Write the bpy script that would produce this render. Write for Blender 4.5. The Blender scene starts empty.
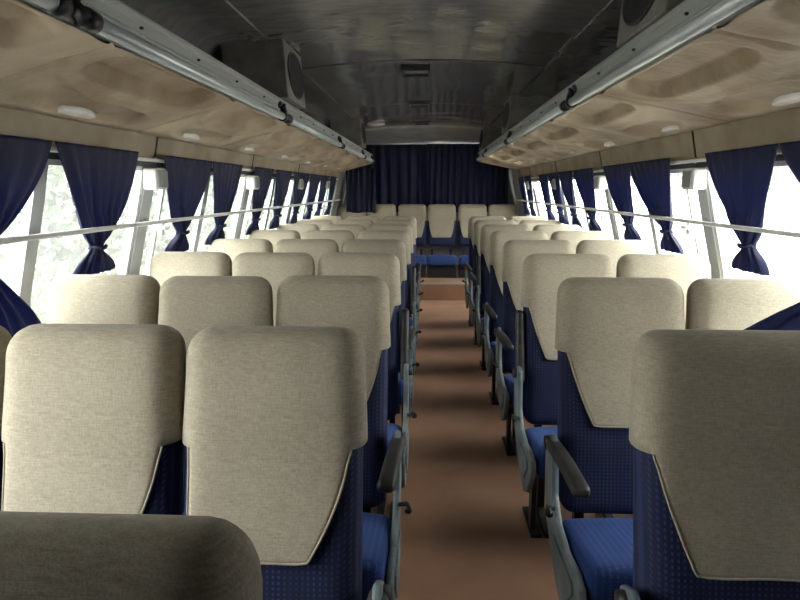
import bpy, bmesh, math, random
from mathutils import Vector, Matrix, noise
random.seed(7)
SC = bpy.context.scene
COL = SC.collection
PI = math.pi
HC = 1.343                     # eye height above the aisle floor

# ------------------------------------------------------------------ materials
def new_mat(name):
    m = bpy.data.materials.new(name); m.use_nodes = True
    nt = m.node_tree
    return m, nt, nt.nodes['Principled BSDF']

def N(nt, typ, **kw):
    n = nt.nodes.new(typ)
    for k, v in kw.items():
        if k in n.inputs.keys() if hasattr(n.inputs, 'keys') else False:
            n.inputs[k].default_value = v
        else:
            setattr(n, k, v)
    return n

def noise_mat(name, c1, c2, scale=6, rough=.7, detail=4, bump=0, bscale=None, metal=0, stretch=(1,1,1), spec=.5, lo=.35, hi=.65):
    m, nt, b = new_mat(name)
    tc = nt.nodes.new('ShaderNodeTexCoord'); mp = nt.nodes.new('ShaderNodeMapping')
    mp.inputs['Scale'].default_value = stretch
    nt.links.new(tc.outputs['Object'], mp.inputs[0])
    n = nt.nodes.new('ShaderNodeTexNoise'); n.inputs['Scale'].default_value = scale; n.inputs['Detail'].default_value = detail
    nt.links.new(mp.outputs[0], n.inputs['Vector'])
    r = nt.nodes.new('ShaderNodeValToRGB')
    r.color_ramp.elements[0].position = lo; r.color_ramp.elements[1].position = hi
    r.color_ramp.elements[0].color = (*c1, 1); r.color_ramp.elements[1].color = (*c2, 1)
    nt.links.new(n.outputs['Fac'], r.inputs[0]); nt.links.new(r.outputs[0], b.inputs['Base Color'])
    b.inputs['Roughness'].default_value = rough; b.inputs['Metallic'].default_value = metal
    b.inputs['Specular IOR Level'].default_value = spec
    if bump:
        n2 = nt.nodes.new('ShaderNodeTexNoise'); n2.inputs['Scale'].default_value = bscale or scale
        n2.inputs['Detail'].default_value = 2
        nt.links.new(mp.outputs[0], n2.inputs['Vector'])
        bp = nt.nodes.new('ShaderNodeBump'); bp.inputs['Strength'].default_value = bump; bp.inputs['Distance'].default_value = .01
        nt.links.new(n2.outputs['Fac'], bp.inputs['Height']); nt.links.new(bp.outputs[0], b.inputs['Normal'])
    return m

def linen_mat():
    m, nt, b = new_mat('beige_linen')
    tc = nt.nodes.new('ShaderNodeTexCoord')
    outs = []
    for st, sc in (((1, 1, .12), 420), ((.12, .12, 1), 420), ((1, 1, 1), 5)):
        mp = nt.nodes.new('ShaderNodeMapping'); mp.inputs['Scale'].default_value = st
        nt.links.new(tc.outputs['Object'], mp.inputs[0])
        n = nt.nodes.new('ShaderNodeTexNoise'); n.inputs['Scale'].default_value = sc; n.inputs['Detail'].default_value = 3
        nt.links.new(mp.outputs[0], n.inputs['Vector']); outs.append(n)
    a = nt.nodes.new('ShaderNodeMath'); a.operation = 'ADD'
    nt.links.new(outs[0].outputs['Fac'], a.inputs[0]); nt.links.new(outs[1].outputs['Fac'], a.inputs[1])
    a2 = nt.nodes.new('ShaderNodeMath'); a2.operation = 'MULTIPLY_ADD'; a2.inputs[1].default_value = .42
    nt.links.new(a.outputs[0], a2.inputs[0])
    a3 = nt.nodes.new('ShaderNodeMath'); a3.operation = 'MULTIPLY'; a3.inputs[1].default_value = .3
    nt.links.new(outs[2].outputs['Fac'], a3.inputs[0]); nt.links.new(a3.outputs[0], a2.inputs[2])
    r = nt.nodes.new('ShaderNodeValToRGB')
    r.color_ramp.elements[0].position = .38; r.color_ramp.elements[1].position = .75
    r.color_ramp.elements[0].color = (.265, .235, .165, 1); r.color_ramp.elements[1].color = (.49, .45, .345, 1)
    nt.links.new(a2.outputs[0], r.inputs[0])
    oi = nt.nodes.new('ShaderNodeObjectInfo')
    mr = nt.nodes.new('ShaderNodeMapRange'); mr.inputs['To Min'].default_value = .9; mr.inputs['To Max'].default_value = 1.08
    nt.links.new(oi.outputs['Random'], mr.inputs['Value'])
    hs = nt.nodes.new('ShaderNodeHueSaturation'); nt.links.new(mr.outputs[0], hs.inputs['Value'])
    nt.links.new(r.outputs[0], hs.inputs['Color']); nt.links.new(hs.outputs[0], b.inputs['Base Color'])
    b.inputs['Roughness'].default_value = .9; b.inputs['Sheen Weight'].default_value = .15
    bp = nt.nodes.new('ShaderNodeBump'); bp.inputs['Strength'].default_value = .25; bp.inputs['Distance'].default_value = .002
    nt.links.new(a.outputs[0], bp.inputs['Height']); nt.links.new(bp.outputs[0], b.inputs['Normal'])
    return m

def moquette_mat(name, base, dashc, sheen, per=.0115):
    """dark blue plush with vertical columns of small lighter dashes"""
    m, nt, b = new_mat(name)
    tc = nt.nodes.new('ShaderNodeTexCoord'); sx = nt.nodes.new('ShaderNodeSeparateXYZ')
    nt.links.new(tc.outputs['Object'], sx.inputs[0])
    def math_(op, a, bb=None, c=None):
        n = nt.nodes.new('ShaderNodeMath'); n.operation = op
        for i, v in enumerate((a, bb, c)):
            if v is None: continue
            if isinstance(v, (int, float)): n.inputs[i].default_value = v
            else: nt.links.new(v, n.inputs[i])
        return n.outputs[0]
    col = math_('SINE', math_('MULTIPLY', sx.outputs['X'], 2 * PI / per))
    colm = math_('GREATER_THAN', col, .35)
    yz = math_('SUBTRACT', sx.outputs['Z'], sx.outputs['Y'])
    dash = math_('SINE', math_('MULTIPLY', yz, 2 * PI / .009))
    dm = math_('GREATER_THAN', dash, -.1)
    fac = math_('MULTIPLY', colm, dm)
    wide = math_('SINE', math_('MULTIPLY', sx.outputs['X'], 2 * PI / .08))
    fac2 = math_('MULTIPLY', fac, math_('MULTIPLY_ADD', wide, .25, .75))
    mx = nt.nodes.new('ShaderNodeMix'); mx.data_type = 'RGBA'
    mx.inputs['A'].default_value = (*base, 1); mx.inputs['B'].default_value = (*dashc, 1)
    nt.links.new(fac2, mx.inputs['Factor'])
    nt.links.new(mx.outputs['Result'], b.inputs['Base Color'])
    b.inputs['Roughness'].default_value = .85
    b.inputs['Sheen Weight'].default_value = sheen; b.inputs['Sheen Tint'].default_value = (.25, .4, 1, 1)
    b.inputs['Sheen Roughness'].default_value = .4
    return m

def cloth_trans_mat(name, c, tr, sheen=.3, fac=.3):
    m, nt, b = new_mat(name)
    b.inputs['Base Color'].default_value = (*c, 1); b.inputs['Roughness'].default_value = .65
    b.inputs['Sheen Weight'].default_value = sheen; b.inputs['Sheen Tint'].default_value = (.3, .4, 1, 1)
    t = nt.nodes.new('ShaderNodeBsdfTranslucent'); t.inputs[0].default_value = (*tr, 1)
    mx = nt.nodes.new('ShaderNodeMixShader'); mx.inputs[0].default_value = fac
    out = nt.nodes['Material Output']
    nt.links.new(b.outputs[0], mx.inputs[1]); nt.links.new(t.outputs[0], mx.inputs[2]); nt.links.new(mx.outputs[0], out.inputs[0])
    tc = nt.nodes.new('ShaderNodeTexCoord'); n = nt.nodes.new('ShaderNodeTexNoise'); n.inputs['Scale'].default_value = 60
    nt.links.new(tc.outputs['Object'], n.inputs['Vector'])
    bp = nt.nodes.new('ShaderNodeBump'); bp.inputs['Strength'].default_value = .15; bp.inputs['Distance'].default_value = .003
    nt.links.new(n.outputs['Fac'], bp.inputs['Height']); nt.links.new(bp.outputs[0], b.inputs['Normal'])
    return m

def glass_mat():
    m, nt, b = new_mat('dusty_glass')
    out = nt.nodes['Material Output']
    tr = nt.nodes.new('ShaderNodeBsdfTransparent'); tr.inputs[0].default_value = (.96, .965, .955, 1)
    df = nt.nodes.new('ShaderNodeBsdfTranslucent'); df.inputs[0].default_value = (.85, .86, .84, 1)
    gl = nt.nodes.new('ShaderNodeBsdfGlossy'); gl.inputs['Roughness'].default_value = .03
    n = nt.nodes.new('ShaderNodeTexNoise'); n.inputs['Scale'].default_value = 3; n.inputs['Detail'].default_value = 5
    tc = nt.nodes.new('ShaderNodeTexCoord'); nt.links.new(tc.outputs['Object'], n.inputs['Vector'])
    mr = nt.nodes.new('ShaderNodeMapRange'); mr.inputs['To Min'].default_value = .02; mr.inputs['To Max'].default_value = .10
    nt.links.new(n.outputs['Fac'], mr.inputs['Value'])
    m1 = nt.nodes.new('ShaderNodeMixShader'); nt.links.new(mr.outputs[0], m1.inputs[0])
    nt.links.new(tr.outputs[0], m1.inputs[1]); nt.links.new(df.outputs[0], m1.inputs[2])
    m2 = nt.nodes.new('ShaderNodeMixShader'); m2.inputs[0].default_value = .05
    nt.links.new(m1.outputs[0], m2.inputs[1]); nt.links.new(gl.outputs[0], m2.inputs[2])
    nt.links.new(m2.outputs[0], out.inputs[0])
    return m

def ceiling_mat():
    m, nt, b = new_mat('glossy_ceiling_laminate')
    tc = nt.nodes.new('ShaderNodeTexCoord'); mp = nt.nodes.new('ShaderNodeMapping')
    nt.links.new(tc.outputs['Object'], mp.inputs[0])
    br = nt.nodes.new('ShaderNodeTexNoise'); br.inputs['Scale'].default_value = 9; br.inputs['Detail'].default_value = 6
    mp.inputs['Scale'].default_value = (1, 2.5, 1)
    nt.links.new(mp.outputs[0], br.inputs['Vector'])
    r = nt.nodes.new('ShaderNodeValToRGB')
    r.color_ramp.elements[0].position = .3; r.color_ramp.elements[1].position = .72
    r.color_ramp.elements[0].color = (.12, .12, .115, 1); r.color_ramp.elements[1].color = (.19, .185, .17, 1)
    nt.links.new(br.outputs['Fac'], r.inputs[0]); nt.links.new(r.outputs[0], b.inputs['Base Color'])
    b.inputs['Roughness'].default_value = .12; b.inputs['Specular IOR Level'].default_value = .75
    n2 = nt.nodes.new('ShaderNodeTexNoise'); n2.inputs['Scale'].default_value = 1.6; n2.inputs['Detail'].default_value = 1.5
    nt.links.new(tc.outputs['Object'], n2.inputs['Vector'])
    bp = nt.nodes.new('ShaderNodeBump'); bp.inputs['Strength'].default_value = .5; bp.inputs['Distance'].default_value = .04
    nt.links.new(n2.outputs['Fac'], bp.inputs['Height']); nt.links.new(bp.outputs[0], b.inputs['Normal'])
    return m

M = dict(
    linen=linen_mat(), blue=moquette_mat('blue_moquette', (.006, .010, .042), (.028, .048, .16), .08), cush=moquette_mat('blue_cushion_plush', (.010, .045, .18), (.05, .085, .29), .3, .018),
    curtain=cloth_trans_mat('navy_curtain', (.006, .011, .042), (.03, .08, .36), .0, .2),
    rearcur=cloth_trans_mat('dark_navy_curtain', (.006, .009, .034), (.02, .022, .20), .0, .12),
    glass=glass_mat(), ceil=ceiling_mat(),
    black=noise_mat('black_plastic', (.012, .012, .013), (.022, .022, .024), 20, .45),
    armrest=noise_mat('worn_black_armrest', (.018, .018, .02), (.05, .05, .052), 14, .5),
    frame=noise_mat('grey_blue_seat_side', (.12, .16, .17), (.23, .28, .29), 8, .45, bump=.2, bscale=90),
    alu=noise_mat('aluminium', (.36, .38, .35), (.46, .48, .44), 4, .4, metal=.15, stretch=(1, .1, 1)),
    tube=noise_mat('polished_tube', (.55, .60, .57), (.68, .72, .69), 4, .3, metal=.25),
    whitepaint=noise_mat('white_paint', (.62, .63, .60), (.74, .75, .72), 10, .5),
    post=noise_mat('grey_window_post', (.34, .36, .36), (.45, .47, .47), 8, .55),
    beige=noise_mat('padded_beige_panel', (.24, .165, .095), (.44, .365, .25), 3.2, .62, detail=7, bump=.3, bscale=40, lo=.3, hi=.62, spec=.35),
    band=noise_mat('beige_header_band', (.27, .215, .14), (.38, .32, .22), 5, .6, detail=5),
    wallp=noise_mat('grey_beige_wall', (.40, .39, .35), (.52, .50, .45), 5, .65),
    pillar=noise_mat('grey_pillar', (.22, .23, .22), (.30, .31, .29), 5, .6),
    wood=noise_mat('grey_speaker_box', (.15, .145, .125), (.25, .24, .205), 9, .6, detail=8, bump=.3, bscale=60),
    floor=noise_mat('brown_linoleum', (.32, .175, .108), (.47, .28, .18), 2.2, .42, detail=8, bump=.08, bscale=8, lo=.3, hi=.7, spec=.4),
    carpet=noise_mat('black_grille_cloth', (.006, .006, .006), (.018, .018, .018), 120, .9),
    lamp=noise_mat('glossy_lamp_cover', (.70, .69, .64), (.85, .84, .80), 12, .12, spec=.9),
    seam=noise_mat('dark_seam', (.02, .02, .02), (.035, .035, .033), 10, .5),
    leaf=noise_mat('tree_leaves', (.08, .115, .065), (.19, .23, .15), 3, .7, detail=8),
    bark=noise_mat('tree_bark', (.10, .07, .05), (.2, .16, .12), 9, .9, stretch=(1, 1, .2)),
    ground=noise_mat('pale_concrete_ground', (.50, .49, .46), (.66, .65, .62), .8, .9, detail=6),
    skin=noise_mat('bus_skin', (.5, .5, .5), (.6, .6, .6), 2, .5),
)

# ------------------------------------------------------------------ helpers
def mesh_obj(name, verts, faces, mat, parent=None, smooth=False, solid=0, mats=None, fmat=None):
    me = bpy.data.meshes.new(name)
    me.from_pydata([tuple(v) for v in verts], [], faces)
    for m in (mats or [mat]): me.materials.append(m)
    if fmat:
        for p, i in zip(me.polygons, fmat): p.material_index = i
    bm = bmesh.new(); bm.from_mesh(me); bmesh.ops.recalc_face_normals(bm, faces=bm.faces); bm.to_mesh(me); bm.free()
    if smooth:
        for p in me.polygons: p.use_smooth = True
    o = bpy.data.objects.new(name, me); COL.objects.link(o)
    if parent: o.parent = parent
    if solid:
        s = o.modifiers.new('thick', 'SOLIDIFY'); s.thickness = solid; s.offset = 0
    return o

class MB:
    """collects shapes for ONE mesh"""
    def __init__(s): s.v = []; s.f = []; s.m = []; s.cur = 0
    def add(s, v, f):
        k = len(s.v); s.v += [Vector(p) for p in v]; s.f += [tuple(i + k for i in q) for q in f]; s.m += [s.cur] * len(f)
    def box(s, x0, x1, y0, y1, z0, z1):
        v = [(x, y, z) for x in (x0, x1) for y in (y0, y1) for z in (z0, z1)]
        s.add(v, [(0, 1, 3, 2), (4, 6, 7, 5), (0, 4, 5, 1), (2, 3, 7, 6), (0, 2, 6, 4), (1, 5, 7, 3)])
    def rbox(s, h, r, c=(0, 0, 0), n=(6, 4, 8), fn=None, keep=None):
        """rounded box, half sizes h, corner radius r, deformed by fn"""
        hx, hy, hz = h
        def line(hh, k):
            e = [-hh, -hh + r * .12, -hh + r * .35, -hh + r * .65, -hh + r]
            mid = [-hh + r + (2 * hh - 2 * r) * i / k for i in range(1, k)]
            return e + mid + [-q for q in reversed(e)]
        L = [line(hx, n[0]), line(hy, n[1]), line(hz, n[2])]
        idx = {}; vs = []; fs = []
        def vid(p):
            key = tuple(round(q, 6) for q in p)
            if key not in idx:
                inner = Vector([max(-hh + r, min(hh - r, q)) for q, hh in zip(p, h)])
                d = Vector(p) - inner
                if d.length > 1e-9: d = d.normalized() * r
                q = inner + d
                idx[key] = len(vs); vs.append(q)
            return idx[key]
        for ax in range(3):
            a, b = [i for i in range(3) if i != ax]
            for sg in (-1, 1):
                for i in range(len(L[a]) - 1):
                    for j in range(len(L[b]) - 1):
                        q = []
                        for (ii, jj) in ((i, j), (i + 1, j), (i + 1, j + 1), (i, j + 1)):
                            p = [0, 0, 0]; p[ax] = sg * h[ax]; p[a] = L[a][ii]; p[b] = L[b][jj]
                            q.append(vid(p))
                        fs.append(tuple(q))
        if keep: fs = [f for f in fs if all(keep(vs[i]) for i in f)]
        out = [Vector(c) + (fn(p) if fn else p) for p in vs]
        used = sorted({i for f in fs for i in f}); mp = {k: i for i, k in enumerate(used)}
        s.add([out[i] for i in used], [tuple(mp[i] for i in f) for f in fs])
    def tube(s, pts, r, n=10, cap=True):
        pts = [Vector(p) for p in pts]; rings = []
        up = Vector((0, 0, 1))
        for i, p in enumerate(pts):
            t = (pts[min(i + 1, len(pts) - 1)] - pts[max(i - 1, 0)]).normalized()
            a = t.cross(up)
            if a.length < 1e-3: a = t.cross(Vector((0, 1, 0)))
            a.normalize(); b = t.cross(a).normalized()
            rr = r[i] if isinstance(r, (list, tuple)) else r
            rings.append([p + (a * math.cos(2 * PI * k / n) + b * math.sin(2 * PI * k / n)) * rr for k in range(n)])
        v = [q for g in rings for q in g]
        f = [(i * n + k, i * n + (k + 1) % n, (i + 1) * n + (k + 1) % n, (i + 1) * n + k) for i in range(len(pts) - 1) for k in range(n)]
        if cap: f += [tuple(range(n)), tuple((len(pts) - 1) * n + k for k in range(n))]
        s.add(v, f)
    def prism(s, poly, axis, a0, a1):
        """poly = 2D points in the plane normal to axis, extruded a0..a1"""
        def P(p, a): return {'x': (a, p[0], p[1]), 'y': (p[0], a, p[1]), 'z': (p[0], p[1], a)}[axis]
        n = len(poly)
        s.add([P(p, a0) for p in poly] + [P(p, a1) for p in poly],
              [tuple(range(n)), tuple(range(n, 2 * n))] + [(i, (i + 1) % n, n + (i + 1) % n, n + i) for i in range(n)])
    def grid(s, g):
        nr, nc = len(g), len(g[0])
        s.add([p for row in g for p in row], [(i * nc + j, i * nc + j + 1, (i + 1) * nc + j + 1, (i + 1) * nc + j) for i in range(nr - 1) for j in range(nc - 1)])
    def build(s, name, mat, parent=None, smooth=False, solid=0, bevel=0):
        mats = mat if isinstance(mat, list) else [mat]
        o = mesh_obj(name, s.v, s.f, None, parent, smooth, solid, mats, s.m)
        if bevel:
            b = o.modifiers.new('bevel', 'BEVEL'); b.width = bevel; b.segments = 2; b.limit_method = 'ANGLE'
        if smooth:
            o.data.shade_smooth() if hasattr(o.data, 'shade_smooth') else None
        return o

def thing(name, label, cat, loc=(0, 0, 0), group=None):
    o = bpy.data.objects.new(name, None); COL.objects.link(o); o.empty_display_size = .05
    o.location = loc; o['label'] = label; o['category'] = cat
    if group: o['group'] = group
    return o
def tag(o, label, cat, group=None):
    o['label'] = label; o['category'] = cat
    if group: o['group'] = group
    return o
def struct(o): o['kind'] = 'structure'; return o
KIDS = {}
def copy_tree(o, parent=None):
    c = o.copy(); COL.objects.link(c)
    if parent: c.parent = parent
    for ch in list(o.children): copy_tree(ch, c)
    return c
ORD = ['first', 'second', 'third', 'fourth', 'fifth', 'sixth', 'seventh', 'eighth', 'ninth', 'tenth']

# ------------------------------------------------------------------ wall profile
X0 = -.010
PROF = [(-.05, 1.30), (.80, 1.30), (.95, 1.292), (1.013, 1.278), (1.283, 1.208), (1.56, 1.150), (1.60, 1.142), (1.80, 1.10)]
def ww(z):
    if z <= PROF[0][0]: return PROF[0][1]
    for (a, wa), (b, wb) in zip(PROF, PROF[1:]):
        if z <= b: return wa + (wb - wa) * (z - a) / (b - a)
    return PROF[-1][1]
YF, YR = -2.2, 9.05
SILL, HEAD, TOP = .74, 1.44, 1.62
PBASE = {'left': 2.66, 'right': 2.80}
def posts_of(side): return [PBASE[side] + 1.48 * k for k in range(-3, 4)]
WEND = 8.0
SIDES = {'left': -1, 'right': 1}

def wallstrip(mb, s, y0, y1, z0, z1, off=0, th=.05, nz=6):
    g_in = []; zs = [z0 + (z1 - z0) * i / nz for i in range(nz + 1)]
    poly = [(X0 + s * (ww(z) + off), z) for z in zs] + [(X0 + s * (ww(z) + off + th), z) for z in reversed(zs)]
    mb.prism(poly, 'y', y0, y1)

for side, s in SIDES.items():
    POSTS = posts_of(side)
    mb = MB()
    wallstrip(mb, s, YF, YR, -.25, SILL)
    mb.cur = 1
    wallstrip(mb, s, YF, YR, HEAD, TOP, nz=3)
    mb.cur = 2
    for p in POSTS: wallstrip(mb, s, p - .045, p + .045, SILL, HEAD)
    wallstrip(mb, s, YF, POSTS[0] - .2, SILL, HEAD)
    mb.cur = 3
    wallstrip(mb, s, WEND, YR, SILL, HEAD)
    wallstrip(mb, s, WEND + .02, YR, SILL - .1, TOP, off=-.02, th=.02)
    o = mb.build('wall_' + side, [M['wallp'], M['band'], M['post'], M['pillar']])
    struct(o)
    # header strip under the band, vertical cover joints
    mb = MB()
    wallstrip(mb, s, YF, WEND, 1.435, 1.462, off=-.012, th=.014, nz=1)
    for p in POSTS: wallstrip(mb, s, p + .01, p + .022, 1.462, 1.60, off=-.004, th=.006, nz=1)
    struct(mb.build('trim_' + ('1' if s < 0 else '2'), M['seam']))
    # windows
    ys = POSTS + [WEND + .045]
    for k in range(len(POSTS)):
        a, b = ys[k] + .045, ys[k + 1] - .045
        n = k + 1 + (0 if s < 0 else 7)
        root = bpy.data.objects.new('window_%d' % n, None); COL.objects.link(root); struct(root)
        mid = (a + b) / 2 + (.0)
        fr = MB()
        for (p, q) in ((a, a + .022), (b - .022, b)): wallstrip(fr, s, p, q, SILL, HEAD, off=.008, th=.03)
        wallstrip(fr, s, a, b, SILL, SILL + .03, off=.008, th=.03, nz=1)
        wallstrip(fr, s, a, b, HEAD - .022, HEAD, off=.008, th=.03, nz=1)
        fr.build('window_frame', M['whitepaint'], root)
        for (p, q, of) in ((a + .02, mid + .02, .016), (mid - .02, b - .02, .03)):
            g = MB(); wallstrip(g, s, p, q, SILL + .03, HEAD - .02, off=of, th=.004)
            g.build('window_pane', M['glass'], root)
        mu = MB(); wallstrip(mu, s, mid - .03, mid + .03, SILL + .03, HEAD - .02, off=.012, th=.026)
        mu.build('mullion', M['post'], root)
        st = MB(); wallstrip(st, s, a + .13, a + .15, SILL + .03, HEAD - .02, off=.012, th=.02)
        st.build('sash_bar', M['whitepaint'], root)
        lt = MB(); x = X0 + s * (ww(1.17) - .004)
        lt.rbox((.012, .016, .03), .008, (x, a + .14, 1.16), n=(1, 1, 1))
        lt.rbox((.014, .03, .009), .006, (x - s * .012, a + .155, 1.165), n=(1, 1, 1))
        lt.build('window_latch', M['whitepaint'], root, smooth=True)

# floor, rear platform, end walls
mb = MB(); mb.box(-1.34, 1.32, YF, 7.5, -.03, 0)
struct(mb.build('floor', M['floor']))
mb = MB(); mb.box(-1.30, 1.28, 7.5, YR, -.03, .2)
mb.cur = 1; mb.box(-1.30, 1.28, 7.492, 7.535, .19, .206)
struct(mb.build('rear_step', [M['floor'], M['alu']]))
mb = MB()
mb.box(-1.36, 1.34, YR, YR + .05, -.2, 1.15); mb.box(-1.36, 1.34, YR, YR + .05, 1.80, 2.2)
mb.box(-1.36, -.95, YR, YR + .05, 1.15, 1.80); mb.box(.93, 1.34, YR, YR + .05, 1.15, 1.80)
struct(mb.build('wall_rear', M['pillar']))
root = bpy.data.objects.new('window_15', None); COL.objects.link(root); struct(root)
mb = MB(); mb.box(-.95, .93, YR + .02, YR + .026, 1.15, 1.80); mb.build('window_pane', M['glass'], root)
mb = MB()
mb.box(-1.36, 1.34, YF - .05, YF, -.2, 1.0); mb.box(-1.36, 1.34, YF - .05, YF, 1.5, 2.2)
mb.box(-1.36, -1.05, YF - .05, YF, 1.0, 1.5); mb.box(1.03, 1.34, YF - .05, YF, 1.0, 1.5)
struct(mb.build('wall_front', M['wallp']))
root = bpy.data.objects.new('window_16', None); COL.objects.link(root); struct(root)
mb = MB(); mb.box(-1.05, 1.03, YF - .03, YF - .024, 1.0, 1.5); mb.build('window_pane', M['glass'], root)

# ceiling
def ceil_sec(side_l):
    pts = [(-1.15, 1.60), (-1.15, 1.85), (-1.12, 1.98), (-1.06, 2.045), (-.94, 2.072), (-.80, 2.078)]
    mid = [(-.80 + 1.52 * t, 2.078 + .05 * (1 - (2 * t - 1) ** 2)) for t in [i / 14 for i in range(1, 14)]]
    pts2 = [(.72, 2.078), (.88, 2.072), (1.0, 2.045), (1.08, 1.98), (1.115, 1.85), (1.125, 1.60)]
    return pts + mid + pts2
sec = ceil_sec(0)
ysec = [YF - .05 + (7.85 - YF + .05) * i / 40 for i in range(41)]
g = [[(x, y, z) for x, z in sec] for y in ysec]
# rear bulkhead: the centre slants down to the rear
for i in range(1, 7):
    t = i / 6; y = 7.85 + (YR - 7.85) * t
    g.append([(x, y, z - (.15 * min(1, t * 1.1) * max(0, (z - 1.9) / .22))) for x, z in sec])
mb = MB(); mb.grid(g[:41]); mb.cur = 1; mb.grid(g[40:])
struct(mb.build('ceiling', [M['ceil'], M['pillar']], smooth=True, solid=.02))
mb = MB()
for y in (-.1, 1.95, 3.97, 5.9, 7.5):
    mb.grid([[(x, yy, z - .013) for x, z in sec[4:-4]] for yy in (y, y + .012)])
struct(mb.build('trim_3', M['seam'], solid=.003))
mb = MB()
mb.prism([(-.86, 2.066), (-.79, 2.066), (-.79, 2.055), (-.86, 2.050)], 'y', YF, 7.8)
mb.prism([(.70, 2.066), (.78, 2.066), (.78, 2.050), (.70, 2.055)], 'y', YF, 7.8)
struct(mb.build('trim_4', M['ceil']))

# ceiling vents
for k, (y, q) in enumerate(((4.25, 'nearest, with a thick black frame'), (5.85, 'the middle one of the row'), (7.45, 'farthest, close to the rear curtain'))):
    v = thing('ceiling_vent', 'small square vent in the dark ceiling centre line, ' + q, 'vent', (-.09, y, 2.113), 'square vents along the ceiling')
    a, b = .095, .125
    f = MB()
    for (x0, x1, y0, y1) in ((-a, -a + .018, -b, b), (a - .018, a, -b, b), (-a + .018, a - .018, -b, -b + .02), (-a + .018, a - .018, b - .03, b)):
        f.box(x0, x1, y0, y1, -.03, 0)
    f.build('vent_frame', M['black'], v, bevel=.003)
    p = MB(); p.box(-a + .018, a - .018, -b + .03, b - .018, -.010, 0)
    for i in range(6): p.box(-a + .02, a - .02, -b + .045 + i * .025, -b + .052 + i * .025, -.014, -.010)
    p.build('vent_panel', M['pillar'], v)
d = MB()
d.tube([(0, 0, 0), (0, 0, -.02), (0, 0, -.032)], [.11, .105, .03], 24)
o = d.build('dome_light', M['lamp'], smooth=True); o.location = (-.62, 7.4, 2.092)
tag(o, 'round shallow dome light on the dark ceiling beside the second left speaker box', 'ceiling light')

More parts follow.
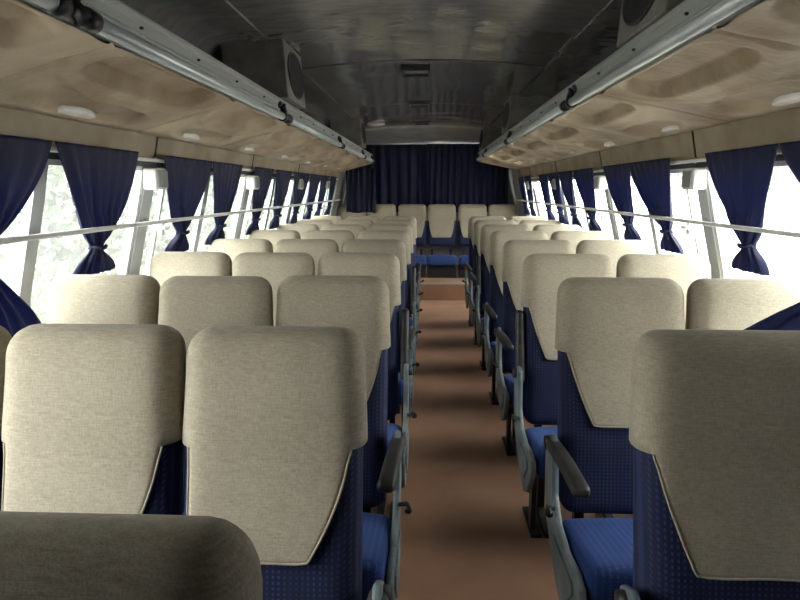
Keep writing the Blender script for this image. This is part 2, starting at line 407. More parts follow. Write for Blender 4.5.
# ------------------------------------------------------------------ luggage racks
def sstep(a, b, x):
    t = max(0, min(1, (x - a) / (b - a))); return t * t * (3 - 2 * t)
RY0, RY1, MOD = -1.35, 8.2, .95
def rack(side):
    s = SIDES[side]
    xi = .735 if s < 0 else .625                      # fascia face
    hb = HC + (.338 if s < 0 else .356)
    xo = 1.152 if s < 0 else 1.128; ho = HC + (.222 if s < 0 else .250)
    P = lambda x: X0 * 0 + s * x
    root = thing('luggage_rack', 'long overhead luggage rack along the %s side, padded beige underside and aluminium edge' % side, 'luggage rack', (0, 0, 0), 'overhead luggage racks')
    fa = MB()
    h = .105
    poly = [(0, .008), (.006, 0), (.02, 0), (.03, .012), (.03, h - .008), (.022, h), (.004, h), (0, h - .006), (0, h - .02), (.006, h - .026), (.006, h - .05), (0, h - .055), (.0, h - .062), (.008, h - .068), (.008, .02)]
    fa.prism([(P(xi + a), hb + b) for a, b in poly], 'y', RY0, RY1)
    fa.build('fascia', M['alu'], root, bevel=.0015)
    sc = MB()
    for i in range(24):
        y = RY0 + .2 + i * .4
        sc.tube([(P(xi - .002), y, hb + h - .038), (P(xi + .006), y, hb + h - .038)], .004, 8)
    sc.build('screws', M['seam'], root)['kind'] = 'stuff'
    sh = MB(); sh.prism([(P(xi + .03), hb + .03), (P(xi + .03), hb + .042), (P(xo), ho + .06), (P(xo), ho + .045)], 'y', RY0, RY1)
    sh.build('shelf', M['beige'], root)
    ec = MB(); ec.prism([(P(xi - .002), hb - .01), (P(xi - .002), hb + h), (P(xi + .04), hb + h), (P(xo - .02), ho + .07), (P(xo - .01), ho - .005)], 'y', RY1, RY1 + .03)
    ec.build('end_cap', M['beige'], root, bevel=.01)
    # underside modules, the seams fall between the lamps
    y = RY1
    k = 0
    starts = [1.98 - .475 + MOD * i for i in range(-3, 8)]
    lamp0 = None; pan0 = None
    for y0 in starts:
        y1 = min(y0 + MOD, RY1)
        nu, nv = 64, 44
        G = []
        for i in range(nu + 1):
            u = (y1 - y0) * i / nu; row = []
            for j in range(nv + 1):
                v = j / nv
                x = xi + .01 + (xo - xi - .01) * v
                z = hb - .004 + (ho - hb) * v
                dep = 0
                # long trough behind the fascia with rounded ends
                d0 = max(0, abs(u - .44) - .24) / .13
                e = 1 - sstep(.62, 1.0, math.hypot(d0, max(0, abs(v - .20) - .05) / .13))
                dep += .042 * e
                # sweeping ridge from the trough out to the seam
                d1 = math.hypot((u - .44) / .47, (v - .10) / .46)
                dep -= .007 * math.exp(-((d1 - 1) / .07) ** 2)
                # flat oval pocket holding the lamp
                d2 = math.hypot((u - .475) / .30, (v - .74) / .19)
                dep += .020 * (1 - sstep(.80, 1.0, d2))
                dep -= .005 * math.exp(-((d2 - 1.12) / .10) ** 2)
                dep -= .010 * math.sin(PI * min(1, v)) * math.sin(PI * u / MOD)
                dep += .010 * math.exp(-((u - 0) / .006) ** 2) + .010 * math.exp(-((u - MOD) / .006) ** 2)
                dep += .0015 * noise.noise(Vector((u * 4 + y0, v * 3, s)))
                row.append((P(x), y0 + u, z + dep))
            G.append(row)
        m = MB(); m.grid(G)
        m.build('underside_panel', M['beige'], root, smooth=True)
        if y0 + .475 > RY1 - .2: continue
        lm = MB()
        lm.rbox((.036, .105, .014), .0138, (0, 0, 0), n=(4, 6, 1), fn=lambda p: Vector((p.x * (1 - .35 * (p.y / .105) ** 2 * 1.6), p.y, p.z)))
        if lamp0 is None:
            lamp0 = lm.build('reading_lamp', M['lamp'], root, smooth=True); lo = lamp0
        else:
            lo = lamp0.copy(); COL.objects.link(lo)
        lo['label'] = 'glossy white oval lamp cover'
        vv = .925
        lo.location = (P(xi + (xo - xi) * vv), y0 + .475, hb + (ho - hb) * vv + .010)
        lo.rotation_euler = (0, -s * math.atan2(hb - ho, xo - xi) * -1, 0)
    # grab rail in separate lengths, each ending in black elbows
    cuts = [-1.2, 1.30, 3.18, 5.2, 7.0, 8.1] if s < 0 else [-1.2, .92, 2.87, 5.0, 7.05, 8.1]
    xt = xi - .016; ht = hb + .012
    for a, b in zip(cuts, cuts[1:]):
        a2, b2 = a + .05, b - .05
        r = MB(); r.tube([(P(xt), a2, ht), (P(xt), b2, ht)], .0175, 14)
        rail = r.build('grab_rail', M['tube'], root, smooth=True)
        for yy, dr in ((a2, 1), (b2, -1)):
            e = MB()
            rr = .024
            e.tube([(P(xt), yy + dr * .025, ht), (P(xt), yy - dr * .012, ht)], rr, 12)
            pts = [(P(xt), yy - dr * .005, ht), (P(xt + .003), yy - dr * .022, ht + .01), (P(xt + .008), yy - dr * .026, ht + .032), (P(xt + .016), yy - dr * .012, ht + .052)]
            e.tube(pts, [.02, .016, .013, .013], 10)
            e.tube([(P(xt + .012), yy - dr * .01, ht + .054), (P(xt + .022), yy - dr * .01, ht + .058)], .02, 10)
            e.build('rail_bracket', M['black'], rail, smooth=True)
    return root
rack('left'); rack('right')

# speaker boxes standing on the racks
def speaker(s, y, L, label, w=.33):
    xi = -.70 if s < 0 else .62
    top = HC + .728; bot = HC + .446
    if s > 0: bot = HC + .464; 
    root = thing('speaker_box', label, 'speaker', (xi, y, bot), 'speaker boxes on the racks')
    t = top - bot; lean = .02
    b = MB()
    b.prism([(0, 0), (s * lean, t), (s * w, t - .02 if 0 else t - .005), (s * w, 0)], 'y', 0, L)
    b.build('cabinet', M['wood'], root, bevel=.006)
    g = MB(); n = 28
    ring = [(s * (lean * (t / 2 + t * .40 * math.sin(2 * PI * k / n)) / t) - s * .004, L / 2 + L * .40 * math.cos(2 * PI * k / n), t / 2 + t * .40 * math.sin(2 * PI * k / n)) for k in range(n)]
    ring2 = [(p[0] + s * .02, p[1], p[2]) for p in ring]
    g.add(ring + ring2, [tuple(range(n)), tuple(range(n, 2 * n))] + [(k, (k + 1) % n, n + (k + 1) % n, n + k) for k in range(n)])
    g.build('speaker_grille', M['carpet'], root)
    rm = MB(); rm.tube([Vector(ring[k % n]) for k in range(n + 1)], .005, 6, cap=False)
    rm.build('grille_rim', M['black'], root, smooth=True)
speaker(-1, 3.18, .44, 'grey box speaker with round black grille on the left rack, the larger nearer one')
speaker(-1, 6.62, .44, 'grey box speaker on the left rack near its far end')
speaker(1, 1.78, .44, 'grey box speaker on the right rack cut off by the top edge of the picture')
speaker(1, 5.1, .44, 'grey box speaker on the right rack, halfway down the bus')
speaker(1, 7.55, .44, 'grey box speaker on the right rack next to the rear curtain')

# ------------------------------------------------------------------ rods, wall boxes, curtains
for side, s in SIDES.items():
    POSTS = posts_of(side)
    zr = HC - .138; xr = X0 + s * (ww(zr) - .095)
    root = thing('guard_rail', 'thin white metal rail running along the %s windows in front of the curtains' % side, 'rail', (xr, 0, zr))
    m = MB(); m.tube([(0, YF + .02, 0), (0, WEND + .1, 0)], .0085, 8); m.build('rail', M['whitepaint'], root, smooth=True)
    for p in POSTS + [WEND]:
        m = MB(); m.tube([(0, p, 0), (s * .09, p, -.005)], .006, 8); m.tube([(s * .088, p, -.005), (s * .098, p, -.005)], .018, 10)
        m.build('rail_bracket', M['alu'], root, smooth=True)
    zr = 1.463; xr = X0 + s * (ww(zr) - .014)
    root = thing('curtain_rod', 'white curtain rod above the %s windows under the beige header band' % side, 'curtain rod', (xr, 0, zr))
    m = MB(); m.tube([(0, YF + .02, 0), (0, WEND, 0)], .008, 10); m.build('rod', M['whitepaint'], root, smooth=True)
    for p in POSTS + [WEND - .04]:
        m = MB(); m.box(min(0, s * .02), max(0, s * .02), p - .008, p + .008, -.012, .012); m.build('rod_bracket', M['alu'], root)
    for k, p in enumerate(POSTS[3:]):
        z0 = 1.34; xb = X0 + s * (ww(1.38) - .033)
        where = ['nearest the camera', 'second from the camera', 'third from the camera', 'farthest from the camera'][k]
        root = thing('wall_box', 'small off-white box at the top of a %s window post, %s' % (side, where), 'wall box', (xb, p - .02, z0), 'white boxes on the window posts')
        m = MB(); m.rbox((.03, .055, .045), .01, (0, 0, .045), n=(2, 2, 2)); m.build('housing', M['whitepaint'], root, smooth=True)
        m = MB(); m.rbox((.006, .045, .036), .004, (-s * .031, 0, .045), n=(1, 2, 2)); m.build('cover', M['pillar'], root, smooth=True)

def curtain(side, yt0, yt1, ytie, label, zt=1.486, ztie=1.135, ztail=1.035, tw=.052, tail=(.10, .10), pin=(1.5, 1.5), drape=None, seed=0, fl=0):
    """a window curtain tied low: wide top, gathered waist, flared tail"""
    s = SIDES[side]; rnd = random.Random(seed + 11)
    nU, nV = 72, 46
    ph = [rnd.uniform(0, 6.28) for _ in range(4)]
    def pt(u, v):
        if v < .66:
            t = v / .66; z = zt + (ztie - zt) * t
            # bell outline: each edge hangs almost straight and then swings to the tie
            L = yt0 + (ytie - tw - yt0) * (t ** pin[0]); R = yt1 + (ytie + tw - yt1) * (t ** pin[1])
            sag = .0
        else:
            t = (v - .66) / .34; z = ztie + (ztail - ztie) * t
            q = sstep(0, 1, t) ** .8
            L = ytie - tw - tail[0] * q; R = ytie + tw + tail[1] * q
        y = L + (R - L) * u
        w = R - L
        neck = math.exp(-((z - ztie) / .03) ** 2)
        pinch = 1 - .45 * neck
        y = (L + R) / 2 + (y - (L + R) / 2) * pinch
        full = max(.12, w)
        fr = 7.0
        amp = (.006 + .008 * min(1, .25 / full)) * (.35 + .65 * min(1, v * 3)) * (1 - .35 * neck)
        wob = math.sin(u * 2 * PI * fr + ph[0] + 1.2 * math.sin(v * 3 + ph[1])) + .45 * math.sin(u * 2 * PI * 3.1 + ph[2] + v * 2)
        off = .042
        x = X0 + s * (ww(z) - off) + amp * wob * .8
        # the waist is a bunch with depth
        if v >= .45:
            bunch = math.exp(-((z - ztie) / .12) ** 2)
            x -= s * .020 * bunch * math.sin(PI * u)
        if drape and v > .66:
            t = (v - .66) / .34; q = t ** 1.1
            x += -s * drape[0] * q * (u if drape[1] > 0 else 1 - u)
        return (x, y, z)
    m = MB()
    m.grid([[pt(i / nU, j / nV) for i in range(nU + 1)] for j in range(nV + 1)])
    root = thing('curtain', label, 'curtain', (0, 0, 0), 'navy side window curtains')
    m.build('cloth', M['curtain'], root, smooth=True, solid=.003)
    b = MB(); zc = ztie; xc = X0 + s * (ww(zc) - .056)
    pts = [(xc + math.cos(a) * .027, ytie + math.sin(a) * tw * .50, zc + .004 * math.sin(3 * a)) for a in [2 * PI * i / 20 for i in range(21)]]
    b.tube(pts, .0065, 8, cap=False); b.build('tie_band', M['curtain'], root, smooth=True)
    return root

SEE = {'left': 'left', 'right': 'right'}
# left windows: (top start, top end, tie)
LW = [(0, 0, 0, None), (1.22, 1.87, 1.55, 'l1a'), (1.88, 2.43, 2.20, 'l1b'), (2.68, 3.27, 2.99, None), (3.29, 3.82, 3.55, None),
      (4.07, 4.56, 4.30, None), (4.68, 5.2, 4.92, None), (5.32, 5.98, 5.6, None), (5.99, 6.60, 6.28, None), (6.62, 7.12, 6.85, None), (7.3, 7.7, 7.5, None)]
RW = [(0, 0, 0, None), (1.28, 2.08, 1.65, 'r1a'), (2.09, 2.62, 2.36, 'r1b'), (3.0, 3.59, 3.15, None), (3.6, 4.13, 3.76, None),
      (4.4, 4.98, 4.6, None), (4.99, 5.48, 5.15, None), (5.5, 6.0, 5.7, None), (6.02, 6.5, 6.25, None), (7.06, 7.5, 7.3, None), (7.52, 7.95, 7.75, None)]
names = {3: 'near', }
for side, W in (('left', LW), ('right', RW)):
    for i, (a, b, t, key) in enumerate(W):
        if i == 0: continue
        n = i
        extra = ['', 'cut off by the picture edge', 'before the first window post', 'after the first window post', 'before the second window post',
                 'after the second window post', 'before the third window post', 'after the third window post', 'before the fourth window post',
                 'after the fourth window post', 'beside the rear pillar'][i]
        kw = {}
        if key == 'l1a': kw = dict(tail=(.10, .24), ztie=1.17, ztail=.90, pin=(1.2, 1.9), tw=.06, drape=(.05, 1))
        elif key == 'r1a': kw = dict(tail=(.14, .12), ztie=1.15, ztail=.93, pin=(1.3, 1.5), tw=.06, drape=(.32, 1))
        elif key == 'l1b': kw = dict(tail=(.06, .13), pin=(1.0, 2.0), tw=.055)
        elif key == 'r1b': kw = dict(tail=(.03, .13), pin=(1.1, 1.5))
        else: kw = dict(tail=(.08, .10), pin=(1.1 + .3 * (i % 2), 1.6), tw=.05)
        curtain(side, a, b, t, 'navy curtain tied at the waist, %s side, %s' % (side, extra), seed=i * 7 + (3 if side == 'left' else 5), **kw)

# added light-blocking curtains behind the camera, then the rear curtains
def drawn(pfn, nU, label, folds, seed):
    g = []
    for j in range(15):
        v = j / 14
        g.append([pfn(i / nU, v, math.sin(2 * PI * folds * i / nU + seed + .6 * math.sin(v * 3))) for i in range(nU + 1)])
    m = MB(); m.grid(g); o = m.build('light_blocking_curtain', M['curtain'], smooth=True, solid=.003)
    tag(o, label, 'curtain')
for side, s in SIDES.items():
    ye = .15 if s < 0 else 1.12  # unseen added curtains, lengths chosen to darken the nearest seats
    drawn(lambda u, v, f: (X0 + s * (ww(1.486 - .8 * v) - .045) + .012 * f, -2.0 + (ye + 2.0) * u, 1.486 - .8 * v), 200, 'added navy light-blocking curtain over the front %s window, unseen behind the camera' % side, 14, 1)
drawn(lambda u, v, f: (-1.1 + 2.18 * u, YF + .06 + .02 * f, 1.6 - .75 * v), 150, 'added navy light-blocking curtain across the front of the bus, unseen behind the camera', 18, 2)
def rear_curtain(x0, x1, y, zt, zb, label, folds, seed):
    rnd = random.Random(seed); nU, nV = 140, 14; ph = rnd.uniform(0, 6)
    g = []
    for j in range(nV + 1):
        v = j / nV; row = []
        for i in range(nU + 1):
            u = i / nU
            a = .022 * (.6 + .6 * v)
            yy = y + a * math.sin(2 * PI * folds * u + ph + 1.5 * math.sin(5 * u + v)) + .012 * math.sin(2 * PI * folds * .37 * u + ph * 2 + v * 1.3)
            zz = zt + (zb - zt) * v + (.008 * math.sin(9 * u + ph) if j == nV else 0)
            row.append((x0 + (x1 - x0) * u + .006 * math.sin(v * 3 + folds * u * 6), yy, zz))
        g.append(row)
    m = MB(); m.grid(g); o = m.build('rear_curtain', M['rearcur'], smooth=True, solid=.003)
    tag(o, label, 'curtain', 'dark curtains across the rear window')
rear_curtain(-1.12, .03, 8.90, 1.955, 1.02, 'dark navy rear window curtain, left of the centre split', 9, 1)
rear_curtain(-.03, 1.10, 8.80, 1.955, 1.02, 'dark navy rear window curtain, right of the centre split', 13, 2)
rear_curtain(-1.12, -.72, 8.44, 1.62, 1.03, 'navy curtain hanging lower in front of the leftmost rear seats', 6, 3)

# ------------------------------------------------------------------ seats
ST = 1.058       # top of the headrest above the floor
BB = .335        # bottom of the backrest
def lean(z):
    t = (ST - z) / (ST - BB)
    return -.15 * t ** 1.1 if t > 0 else 0
HD = .055
def back_y(x, z, hw, e=0):
    """front surface of the backrest at (x, z)"""
    r = .05; ax = abs(x); y = -HD - e
    if ax > hw - r: y += r - math.sqrt(max(0, r * r - (min(ax, hw + e) - (hw - r)) ** 2) if ax - (hw - r) < r else 0)
    return y + lean(z) - .012 * math.exp(-((z - .62) / .12) ** 2)

def make_seat(hw, side, arm, taper, rear=False, bank='left', seed=0):
    """side: -1/+1 = which side carries the aisle frame, 0 = none; arm: 'down' / 'up' / None"""
    rnd = random.Random(seed)
    root = thing('bus_seat', '', 'seat', (0, 0, 0))
    bot = .50 if rear else BB
    cz = (ST + bot) / 2; hz = (ST - bot) / 2
    def fn(p):
        z = p.z + cz
        y = p.y + lean(z)
        if p.y < 0: y -= .012 * math.exp(-((z - .62) / .12) ** 2)
        xs = 1 - .018 * sstep(.7, 1.0, (z - bot) / (ST - bot))
        return Vector((p.x * xs, y, z))
    m = MB(); m.rbox((hw, HD, hz), .05, n=(8, 2, 16), fn=fn)
    m.build('backrest', M['blue'], root, smooth=True)
    # slip-on cover: cap + front apron
    e = .004; capz = ST - .225; hem = ST - .430 + rnd.uniform(-.010, .010)
    m = MB(); HH = (hw + e, HD + e, hz + e); RR = .055; NN = (10, 2, 22)
    def axis(hh, k):
        a = [-hh, -hh + RR * .12, -hh + RR * .35, -hh + RR * .65, -hh + RR]
        return a + [-hh + RR + (2 * hh - 2 * RR) * i / k for i in range(1, k)] + [-q for q in reversed(a)]
    cut = min(z for z in axis(HH[2], NN[2]) if z + cz > capz)
    def fc(p):
        q = fn(p); z = q.z
        q.x += .003 * sstep(ST - .08, capz, z) * p.x / hw
        q.y += .0015 * noise.noise(Vector((q.x * 8 + seed, q.y * 8, z * 8)))
        return q
    m.rbox(HH, RR, n=NN, fn=fc, keep=lambda p: p.z > cut - 1e-5)
    # the front column of the cap runs on down into the tapered apron
    xs = axis(HH[0], NN[0])[2:-2]
    top = []
    for x in xs:
        p = Vector((x, -HH[1], cut)); inn = Vector((max(-HH[0] + RR, min(HH[0] - RR, x)), -HH[1] + RR, cut))
        top.append(fc(inn + (p - inn).normalized() * RR))
    xmin, xmax = top[0].x, top[-1].x; ctop = cut + cz
    nV = 24; g = [top]
    for j in range(1, nV + 1):
        t = j / nV; z = ctop + (hem - ctop) * t; row = []
        tt = .06 * min(1, t * 8) + .94 * t ** (1.35 if taper[0] > taper[1] else 1.7)
        L = xmin + taper[0] * tt; Rr = xmax - taper[1] * tt
        for q in top:
            a = (q.x - xmin) / (xmax - xmin); x = L + (Rr - L) * a
            wr = .004 * t * (1 + noise.noise(Vector((x * 10 + seed * 3, z * 4, seed)))) + .004 * t * t
            zz = z + (.003 * max(0, abs(2 * a - 1) - .85) / .15 if j == nV else 0)
            y0_ = fc(Vector((max(-HH[0] + RR, min(HH[0] - RR, x)), -HH[1], z - cz))).y
            ax = abs(x) - (HH[0] - RR)
            y = y0_ + (RR - math.sqrt(max(0, RR * RR - ax * ax)) if ax > 0 else 0)
            k = max(0, 1 - t * 5); yl = q.y + (lean(z) - lean(ctop)) 
            row.append(Vector((x, y * (1 - k) + min(yl, y + .004) * k - wr, zz)))
        g.append(row)
    m.grid(g)
    cov = m.build('headrest_cover', M['linen'], root, smooth=True, solid=.003)
    bmm = bmesh.new(); bmm.from_mesh(cov.data); bmesh.ops.remove_doubles(bmm, verts=bmm.verts, dist=.0004)
    bmesh.ops.recalc_face_normals(bmm, faces=bmm.faces)
    for f in bmm.faces: f.smooth = True
    bmm.to_mesh(cov.data); bmm.free()
    cov['label'] = 'beige linen slip cover'
    # hem piping, a sub-part of the cover
    hb_ = MB()
    edge = [row[0] for row in g] + list(g[-1][1:-1]) + [row[-1] for row in reversed(g)]
    hb_.tube([(p[0], p[1] - .002, p[2]) for p in edge], .0022, 6)
    hb_.build('hem', M['linen'], cov, smooth=True)
    # cushion
    ext = (.022 if side > 0 else .012) if side else 0
    cw = hw + .002
    def fq(p):
        x, y, z = p
        t = (y + .20) / .40            # 0 front, 1 back
        z += .035 * (1 - t) - .045 * t
        z += .010 * (1 - (x / cw) ** 2) if p.z > 0 else 0
        return Vector((x, y, z))
    zc = .318 if not rear else .325
    m = MB(); m.rbox((cw + ext / 2, .20, .065), .035, (side * ext / 2, -.395, zc), n=(8, 8, 2), fn=fq)
    m.build('seat_cushion', M['cush'], root, smooth=True)
    # under-frame and legs
    z0 = .124 if rear else 0
    m = MB()
    for y in (-.50, -.24): m.box(-hw + .01, hw - .01, y - .015, y + .015, zc - .10, zc - .06)
    for x in (-hw + .05, hw - .05): m.box(x - .012, x + .012, -.52, -.12, zc - .10, zc - .075)
    m.box(-hw + .05, -hw + .08, -.16, -.13, zc - .10, .46); m.box(hw - .08, hw - .05, -.16, -.13, zc - .10, .46)
    m.build('seat_frame', M['black'], root)
    if rear:
        m = MB(); m.box(-hw, hw, -.55, -.14, z0, zc - .10); m.build('bench_base', M['carpet'], root)
    for x in ((-hw + .06, hw - .06) if not rear else ()):
        m = MB()
        m.prism([(-.50, z0), (-.20, z0), (-.20, z0 + .015), (-.27, z0 + .03), (-.24, zc - .09), (-.50, zc - .09), (-.46, zc - .12), (-.30, zc - .12), (-.31, z0 + .03), (-.50, z0 + .015)], 'x', x - .015, x + .015)
        m.build('leg', M['black'], root)
    if side:
        xo = side * (hw + .006 + ext)
        def slab(poly, x0, x1, name, mat, par, bev=.006, smooth=False):
            mm = MB(); mm.prism(poly, 'x', min(x0, x1), max(x0, x1)); return mm.build(name, mat, par, bevel=bev)
        # curved boot-shaped side panel beside cushion and pivot
        prof = [(-.115, .575), (-.165, .60), (-.205, .585), (-.22, .53), (-.235, .43), (-.30, .375), (-.42, .358), (-.53, .372), (-.592, .362), (-.602, .33), (-.575, .27), (-.52, .20), (-.44, .165), (-.35, .19), (-.24, .25), (-.15, .32), (-.11, .40), (-.10, .50)]
        if rear: prof = None
        if prof:
            def inner(p, k): 
                c = (-.36, .34); return (c[0] + (p[0] - c[0]) * k, c[1] + (p[1] - c[1]) * k)
            sp = slab(prof, xo, xo + side * .020, 'side_panel', M['frame'], root, .007)
            slab([(-.28, .33), (-.52, .335), (-.54, .31), (-.47, .235), (-.40, .225), (-.28, .27)], xo + side * .019, xo + side * .026, 'panel_inset', M['frame'], sp, .003)
            mm = MB(); mm.tube([(xo, -.155, .565), (xo + side * .034, -.155, .565)], .022, 14)
            mm.build('pivot_cap', M['black'], sp, smooth=True)
            # support post below to the floor
            mm = MB(); xi_ = xo - side * .03
            mm.box(min(xi_, xi_ + side * .018), max(xi_, xi_ + side * .018), -.46, -.40, .012, .23)
            mm.box(min(xi_ - side * .02, xi_ + side * .022), max(xi_ - side * .02, xi_ + side * .022), -.50, -.28, 0, .014)
            mm.build('floor_support', M['black'], root)
            # recline lever
            mm = MB(); mm.tube([(xo + side * .02, -.26, .40), (xo + side * .045, -.29, .42), (xo + side * .05, -.35, .43)], [.007, .007, .011], 8)
            mm.build('recline_lever', M['black'], root, smooth=True)
        xa = xo + side * .012
        if arm == 'down':
            def fa(p):
                t = (p.y + .165) / .33       # 0 tip
                return Vector((p.x * (1 - .15 * t) - side * .020 * (1 - t) ** 1.5, p.y, p.z * (1 - .25 * (1 - t)) - .006 * (1 - t) ** 2 + .012 * math.sin(PI * t)))
            m = MB(); m.rbox((.025, .165, .022), .018, (xa, -.305, .560), n=(2, 10, 2), fn=fa)
            m.build('armrest', M['armrest'], root, smooth=True)
        elif arm == 'up':
            def fa(p):
                z = p.z + .67
                return Vector((p.x, p.y + lean(z) * .9 + .012 * math.sin(p.z * 8), p.z))
            m = MB(); m.rbox((.018, .028, .15), .016, (xa - side * .012, -.03, .67), n=(2, 2, 10), fn=fa)
            m.build('armrest', M['armrest'], root, smooth=True)
            root2 = None
    return root

PROTO = {}
def seat(key, loc, label, group, rot=0, **kw):
    if key not in PROTO:
        r = make_seat(**kw); PROTO[key] = r
    else:
        r = copy_tree(PROTO[key])
    r.location = loc; r.rotation_euler = (0, 0, rot)
    r['label'] = label; r['group'] = group; r['category'] = 'seat'
    return r

HL, HR = .181, .195
rj = random.Random(5)
def rowname(n, tot):
    return 'last row before the rear step' if n == 7 else ORD[n] + ' full row back'
for n in range(8):
    y = 1.23 + .76 * n
    q = ['the front one with its whole cover in view', '', '', '', '', '', '', 'the last before the rear step'][n]
    q = (', ' + q) if q else ''
    for c, pos in enumerate(('aisle', 'middle', 'window')):
        x = -.126 - HL - .380 * c - .004
        arm = None; side = 0
        if c == 0: side = 1; arm = 'up' if n in (2, 4) else 'down'
        v = (n + c) % 2
        seat(('L', c == 0, arm, v), (x, y + rj.uniform(-.015, .015), 0),
             'beige-covered blue %s seat of the left bank of three, %s' % (pos, rowname(n, 8)),
             'seats of the left bank', hw=HL, side=side, arm=arm, taper=((.012, .080) if v == 0 else (.02, .074)), seed=n * 3 + c)
    for c, pos in enumerate(('aisle', 'window')):
        x = .416 + HR + .411 * c + .003
        arm = None; side = 0
        if c == 0: side = -1; arm = None if n == 0 else 'up' if n in (2, 5) else 'down'
        v = (n + c) % 2
        seat(('R', c == 0, arm, v), (x, y + rj.uniform(-.012, .012), 0),
             'beige-covered blue %s seat of the right bank of two, %s' % (pos, rowname(n, 8)),
             'seats of the right bank', hw=HR, side=side, arm=arm, taper=((.070, .03) if v == 0 else (.076, .02)), seed=n * 5 + c + 40)
seat(('N',), (-.142 - HL, .47, 0), 'seat showing only its rounded beige top at the bottom left corner', 'seats of the left bank', hw=HL, side=1, arm=None, taper=(.02, .10), seed=3)
for k, x in enumerate((-1.06, -.645, -.225, .175, .595, 1.005)):
    q = ['leftmost, half behind the hanging curtain', 'second from the left', 'third from the left', 'right behind the end of the aisle', 'second from the right', 'rightmost, by the corner pillar'][k]
    seat(('rear',), (x, 8.60, .076), 'beige-covered seat of the raised back row, ' + q, 'seats of the back row', hw=.192, side=0, arm=None, taper=(.05, .05), rear=True, seed=90)

# ------------------------------------------------------------------ outside
m = MB(); m.box(-60, 60, -40, 80, -1.3, -1.2); 
o = m.build('ground', M['ground']); struct(o)
def tree(loc, h, r, label, seed):
    rnd = random.Random(seed)
    root = thing('tree', label, 'tree', loc, 'trees outside the bus')
    t = MB(); t.tube([(0, 0, 0), (.1, .05, h * .35), (.0, .1, h * .7)], [.22, .17, .08], 10)
    for k in range(5):
        a = rnd.uniform(0, 6.28); t.tube([(.05, .05, h * (.3 + .07 * k)), (math.cos(a) * r * .6, math.sin(a) * r * .6, h * (.5 + .07 * k))], [.07, .02], 6)
    t.build('trunk', M['bark'], root, smooth=True)
    c = MB(); fs = []; vs = []
    for k in range(6500):
        a = rnd.uniform(0, 6.28); e = math.acos(rnd.uniform(-1, 1)); rr = r * rnd.uniform(.55, 1) * (1 + .25 * math.sin(3 * a + seed) * math.sin(4 * e))
        p = Vector((rr * math.sin(e) * math.cos(a), rr * math.sin(e) * math.sin(a), h * .62 + .55 * h * .5 * math.cos(e) * 1.3))
        d1 = Vector((rnd.gauss(0, 1), rnd.gauss(0, 1), rnd.gauss(0, 1))).normalized() * .16
        d2 = d1.cross(Vector((rnd.gauss(0, 1), rnd.gauss(0, 1), rnd.gauss(0, 1)))).normalized() * .09
        i = len(vs); vs += [p - d1, p + d2, p + d1, p - d2]; fs.append((i, i + 1, i + 2, i + 3))
    c.add(vs, fs); c.build('foliage', M['leaf'], root)
tree((-7.6, 4.6, -1.2), 7.5, 2.0, 'leafy tree seen pale through the nearest left window', 6)
tree((-8.0, 10.2, -1.2), 7.5, 2.3, 'leafy tree seen pale through the first full left window', 1)
tree((-9.0, 17, -1.2), 8, 2.8, 'leafy tree seen pale through the second left window', 2)
tree((-9.0, 25, -1.2), 8, 3.2, 'leafy tree seen pale through the far left windows', 3)
hg = random.Random(3); hc = MB(); vs = []; fs = []
for k in range(26000):
    y = hg.uniform(2.5, 24); z = -1.2 + 3.1 * hg.random() ** .8; wd = .9 * (1 - ((z + 1.2) / 3.4) ** 2)
    p = Vector((hg.choice((-1, 1, 1)) * wd * hg.uniform(.6, 1) + .25 * math.sin(y * 2.1), y, z + .25 * math.sin(y * 1.7) * (z + 1.2) / 3))
    d1 = Vector((hg.gauss(0, 1), hg.gauss(0, 1), hg.gauss(0, 1))).normalized() * .09
    d2 = d1.cross(Vector((hg.gauss(0, 1), hg.gauss(0, 1), hg.gauss(0, 1)))).normalized() * .055
    i = len(vs); vs += [p - d1, p + d2, p + d1, p - d2]; fs.append((i, i + 1, i + 2, i + 3))
hc.add(vs, fs); hd = hc.build('hedge', M['leaf']); hd.location = (-3.7, 0, 0)
tag(hd, 'leafy hedge outside running along below the trees on the left', 'hedge')
tree((11, 18, -1.2), 8.5, 3.0, 'leafy tree glimpsed high through the near right windows', 4)
tree((12, 32, -1.2), 9.0, 3.4, 'leafy tree glimpsed through the middle right windows', 5)

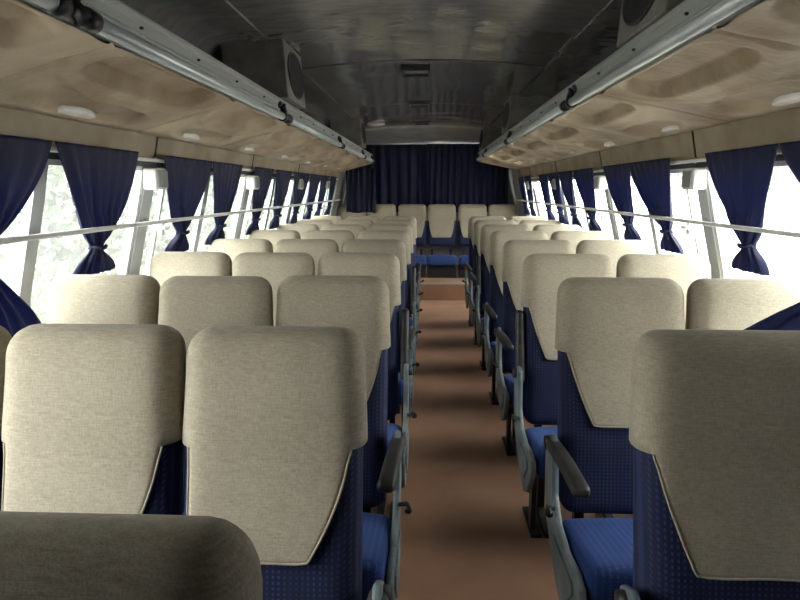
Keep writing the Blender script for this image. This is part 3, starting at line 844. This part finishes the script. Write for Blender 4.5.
# ------------------------------------------------------------------ light
w = bpy.data.worlds.new('sky'); SC.world = w; w.use_nodes = True
bg = w.node_tree.nodes['Background']; nt = w.node_tree
tc = nt.nodes.new('ShaderNodeTexCoord'); sp = nt.nodes.new('ShaderNodeSeparateXYZ'); nt.links.new(tc.outputs['Generated'], sp.inputs[0])
rp = nt.nodes.new('ShaderNodeValToRGB'); nt.links.new(sp.outputs['Z'], rp.inputs[0])
rp.color_ramp.elements[0].color = (1, .985, .95, 1); rp.color_ramp.elements[1].color = (.95, .97, 1, 1)
nt.links.new(rp.outputs[0], bg.inputs[0]); bg.inputs['Strength'].default_value = 14.0

def portal(loc, rot, sx, sy):
    l = bpy.data.lights.new('daylight_portal', 'AREA'); l.shape = 'RECTANGLE'; l.size = sx; l.size_y = sy
    l.cycles.is_portal = True
    o = bpy.data.objects.new('daylight_portal', l); COL.objects.link(o); o.location = loc; o.rotation_euler = rot
zc = (SILL + HEAD) / 2
for side, s in SIDES.items():
    POSTS = posts_of(side); ys = POSTS + [WEND + .045]
    for k in range(len(POSTS)):
        a, b = ys[k], ys[k + 1]
        portal((X0 + s * 1.36, (a + b) / 2, zc), (0, s * PI / 2, 0), HEAD - SILL + .1, b - a)
portal((0, YF - .12, 1.25), (PI / 2, 0, 0), 2.2, .6)

# ------------------------------------------------------------------ camera
cam = bpy.data.cameras.new('camera'); co = bpy.data.objects.new('camera', cam); COL.objects.link(co)
cam.sensor_width = 36; cam.lens = 620 * 36 / 800; cam.clip_start = .02; cam.clip_end = 300
th = math.atan(111 / 620); yaw = math.atan(29 * math.cos(th) / 620)
co.location = (0, 0, HC)
co.rotation_euler = (PI / 2 - th, 0, yaw)
SC.camera = co
SC.view_settings.view_transform = 'Standard'; SC.view_settings.look = 'None'
SC.view_settings.gamma = 1; SC.view_settings.use_curve_mapping = False
SC.view_settings.exposure = 0.0
SC.cycles.max_bounces = 12; SC.cycles.diffuse_bounces = 6; SC.cycles.transparent_max_bounces = 16
SC.cycles.use_denoising = True
